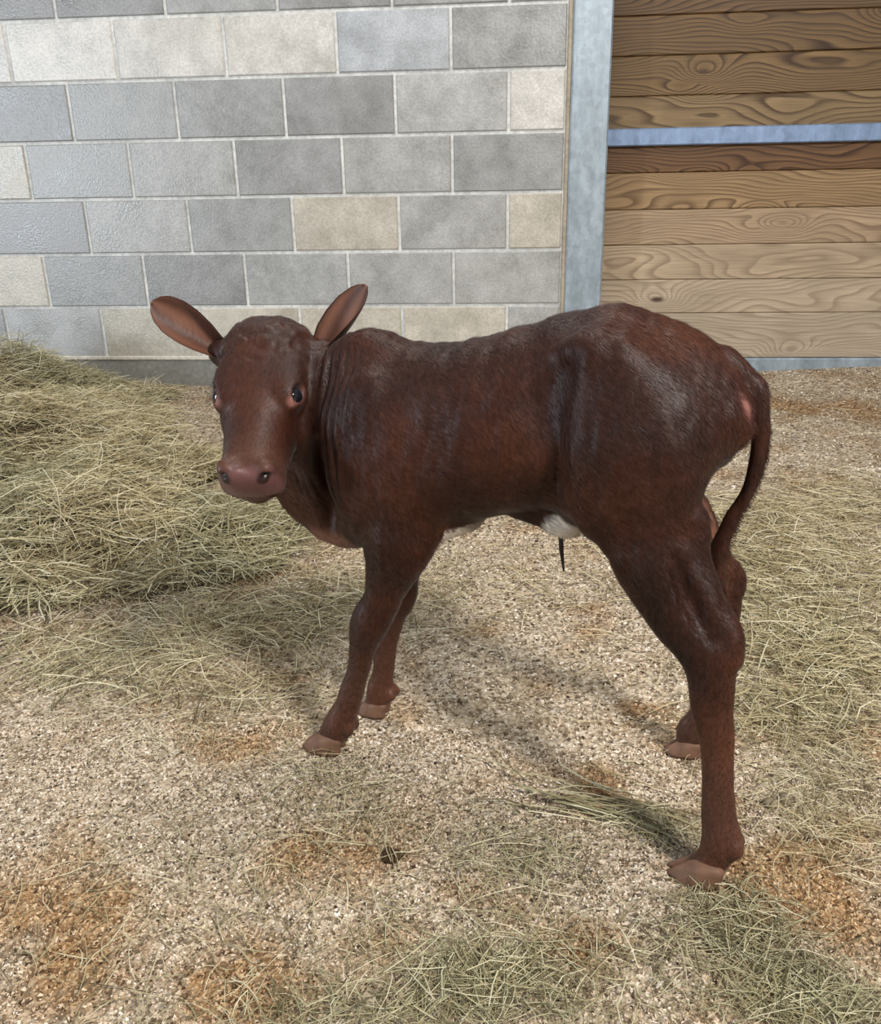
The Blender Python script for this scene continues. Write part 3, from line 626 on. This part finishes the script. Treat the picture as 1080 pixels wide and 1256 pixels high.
    leg = 1 - sm(P[:, 2], .25, .36)
    flow = np.stack([-.75 * np.ones(nb), np.zeros(nb), -.75 * np.ones(nb)], -1); flow[:, 0] = flow[:, 0] * (1 - leg) ; flow[:, 0] += .5 * vnoise(P[:, 0] / .07, P[:, 2] / .07); flow[:, 2] += .7 * vnoise(P[:, 0] / .06 + 40, P[:, 2] / .08) ; flow[:, 1] += .12 * rng.normal(0, 1, nb)
    nk = neck[vi]; flow[:, 0] *= (1 - .8 * nk)
    flow = flow * (1 - hm[:, None]) + hm[:, None] * (-HB[:, 1] + .3 * rng.normal(0, 1, (nb, 3)))
    flow += .14 * rng.normal(0, 1, (nb, 3)); flow -= Nn * (flow * Nn).sum(1, keepdims=True); flow /= np.linalg.norm(flow, axis=1, keepdims=True) + 1e-9
    ln = rng.uniform(.007, .014, nb) * (1 - .5 * leg) * (1 - .55 * hm); wd_ = rng.uniform(.00025, .0005, nb); side = np.cross(Nn, flow)
    keep = (at['nose'][:len(bodyV)][vi] < .2) & (dark[vi] < .3) & (pink[vi] < .35) & (P[:, 2] > .03)
    A_ = P - Nn * .0006 - side * wd_[:, None] / 2; B_ = P - Nn * .0006 + side * wd_[:, None] / 2; M_ = P + flow * ln[:, None] * .55 + Nn * (ln * .06 + .0003)[:, None]; C_ = P + flow * ln[:, None] + Nn * (ln * rng.uniform(.03, .10, nb))[:, None]
    M1 = M_ - side * wd_[:, None] * .4; M2 = M_ + side * wd_[:, None] * .4
    kI = np.nonzero(keep)[0]; HV = np.stack([A_, B_, M2, M1, C_], 1)[kI].reshape(-1, 3); b = np.arange(len(kI)) * 5
    HF_ = np.concatenate([np.stack([b, b + 2, b + 1], -1), np.stack([b, b + 3, b + 2], -1), np.stack([b + 3, b + 4, b + 2], -1)])
    rep = lambda d: np.repeat(np.asarray(d)[kI], 5)
    ha = {k: np.repeat(v[:len(bodyV)][vi][kI], 5) for k, v in at.items()}; ha['shade'] = rep(rng.random(nb))
    me = npmesh('coat', HV, HF_, m_coat('calf_hair', True), True, ha)
    cn = np.repeat((Nn + .10 * rng.normal(0, 1, (nb, 3)) + .12 * flow)[kI], 5, axis=0); cn /= np.linalg.norm(cn, axis=1, keepdims=True); me.normals_split_custom_set_from_vertices(cn.astype(np.float32))
    o = obj('coat', me, root); o['kind'] = 'stuff'; o['label'] = 'short glossy reddish-brown hair'
    # hooves
    hm_ = hoof_mesh(); HMAT = m_plain('hoof_horn', srgb(116, 86, 68), .6, .3, 60.); hm_.materials.append(HMAT)
    for x, y, dx, dy, k in ((.244, .054, 1, .12, 1.0), (.222, -.052, 1, .05, .86), (-.288, .121, 1, .0, 1.0), (-.236, -.120, 1, .1, .82)):
        o = obj('hoof', hm_, root, (x, y, .001)); o.rotation_euler.z = math.atan2(dy, dx); o.scale = (k, k, k)
    # eyes
    EM = m_plain('eye_dark', (.004, .004, .007, 1), .04, .8, 200., .1)
    for sx in (1, -1):
        me = bpy.data.meshes.new('eye'); import bmesh
        bm = bmesh.new(); bmesh.ops.create_uvsphere(bm, u_segments=24, v_segments=16, radius=.0141); [setattr(f, 'smooth', True) for f in bm.faces]; bm.to_mesh(me); bm.free(); me.materials.append(EM)
        o = obj('eye', me, root, hp(.0508 * sx, .116, -.0300)); o['label'] = 'dark glossy eye'
        # lashes of the upper lid
        L = []; Fq = []
        for i in range(16):
            tt = (i / 15 - .5) * 2; c0 = np.array([.0585 * sx, .115 + tt * .014, -.0105 - .004 * tt * tt]); c1 = c0 + np.array([.013 * sx, tt * .006 + .004, .003])
            p = [hp(*(c0 + np.array([0, d, 0]))) for d in (-.0006, .0006)] + [hp(*c1)]; Fq.append((len(L), len(L) + 1, len(L) + 2)); L += p
        o = obj('eyelashes', npmesh('eyelashes', np.array(L), np.array(Fq), EM), root)
    # dried cord
    S = Sculpt((-.09, 0, .30), (-.05, .04, .38), .0012); S.chain([(-.0668, .02, .374, .0028), (-.0685, .02, .3483, .0030), (-.070, .019, .335, .0022), (-.0724, .02, .3198, .0014)], .002)
    cv, cf = S.mesh(); o = obj('umbilical_cord', npmesh('umbilical_cord', cv, cf, m_plain('dried_cord', srgb(30, 18, 14), .6), True), root); o['label'] = 'thin dark dried cord under the belly'
    return root
build_calf()

# ================================================================= small clods on the bedding
CL = m_plain('clod', srgb(70, 52, 36), .85, .2, 90., .4); CG = m_plain('clod_grey', srgb(132, 120, 100), .9, .2, 90., .3)
def clod(x, y, r, mat, label):
    import bmesh
    bm = bmesh.new(); bmesh.ops.create_icosphere(bm, subdivisions=3, radius=r)
    ph = rng.random(3) * 9
    for v in bm.verts:
        c = v.co / r; d = 1 + .35 * float(vnoise(np.array([c.x * 1.6 + ph[0]]), np.array([c.y * 1.6 + ph[1] + c.z * 2.1]))[0]) + .25 * float(vnoise(np.array([c.x * 4 + ph[1]]), np.array([c.z * 4 + ph[2] + c.y * 3]))[0])
        v.co *= d; v.co.z *= .7
    for f in bm.faces: f.smooth = True
    me = bpy.data.meshes.new('dirt_clod'); bm.to_mesh(me); bm.free(); me.materials.append(mat)
    zg = float(ground(np.array([x]), np.array([y]))[0])
    tag(obj('dirt_clod', me, None, (x, y, zg + r * .35)), label, 'clod', 'small clods on the bedding')
clod(-.286, -2.615, .012, CL, 'dark brown clod in the orange damp patch in front')
clod(.198, -2.464, .0095, CG, 'tan clod nearer the hind leg, left of a pair')
clod(.222, -2.449, .0095, CG, 'tan clod farther from the hind leg, right of a pair')
clod(-.150, -2.215, .006, CG, 'small lone grey clod between front and hind legs')
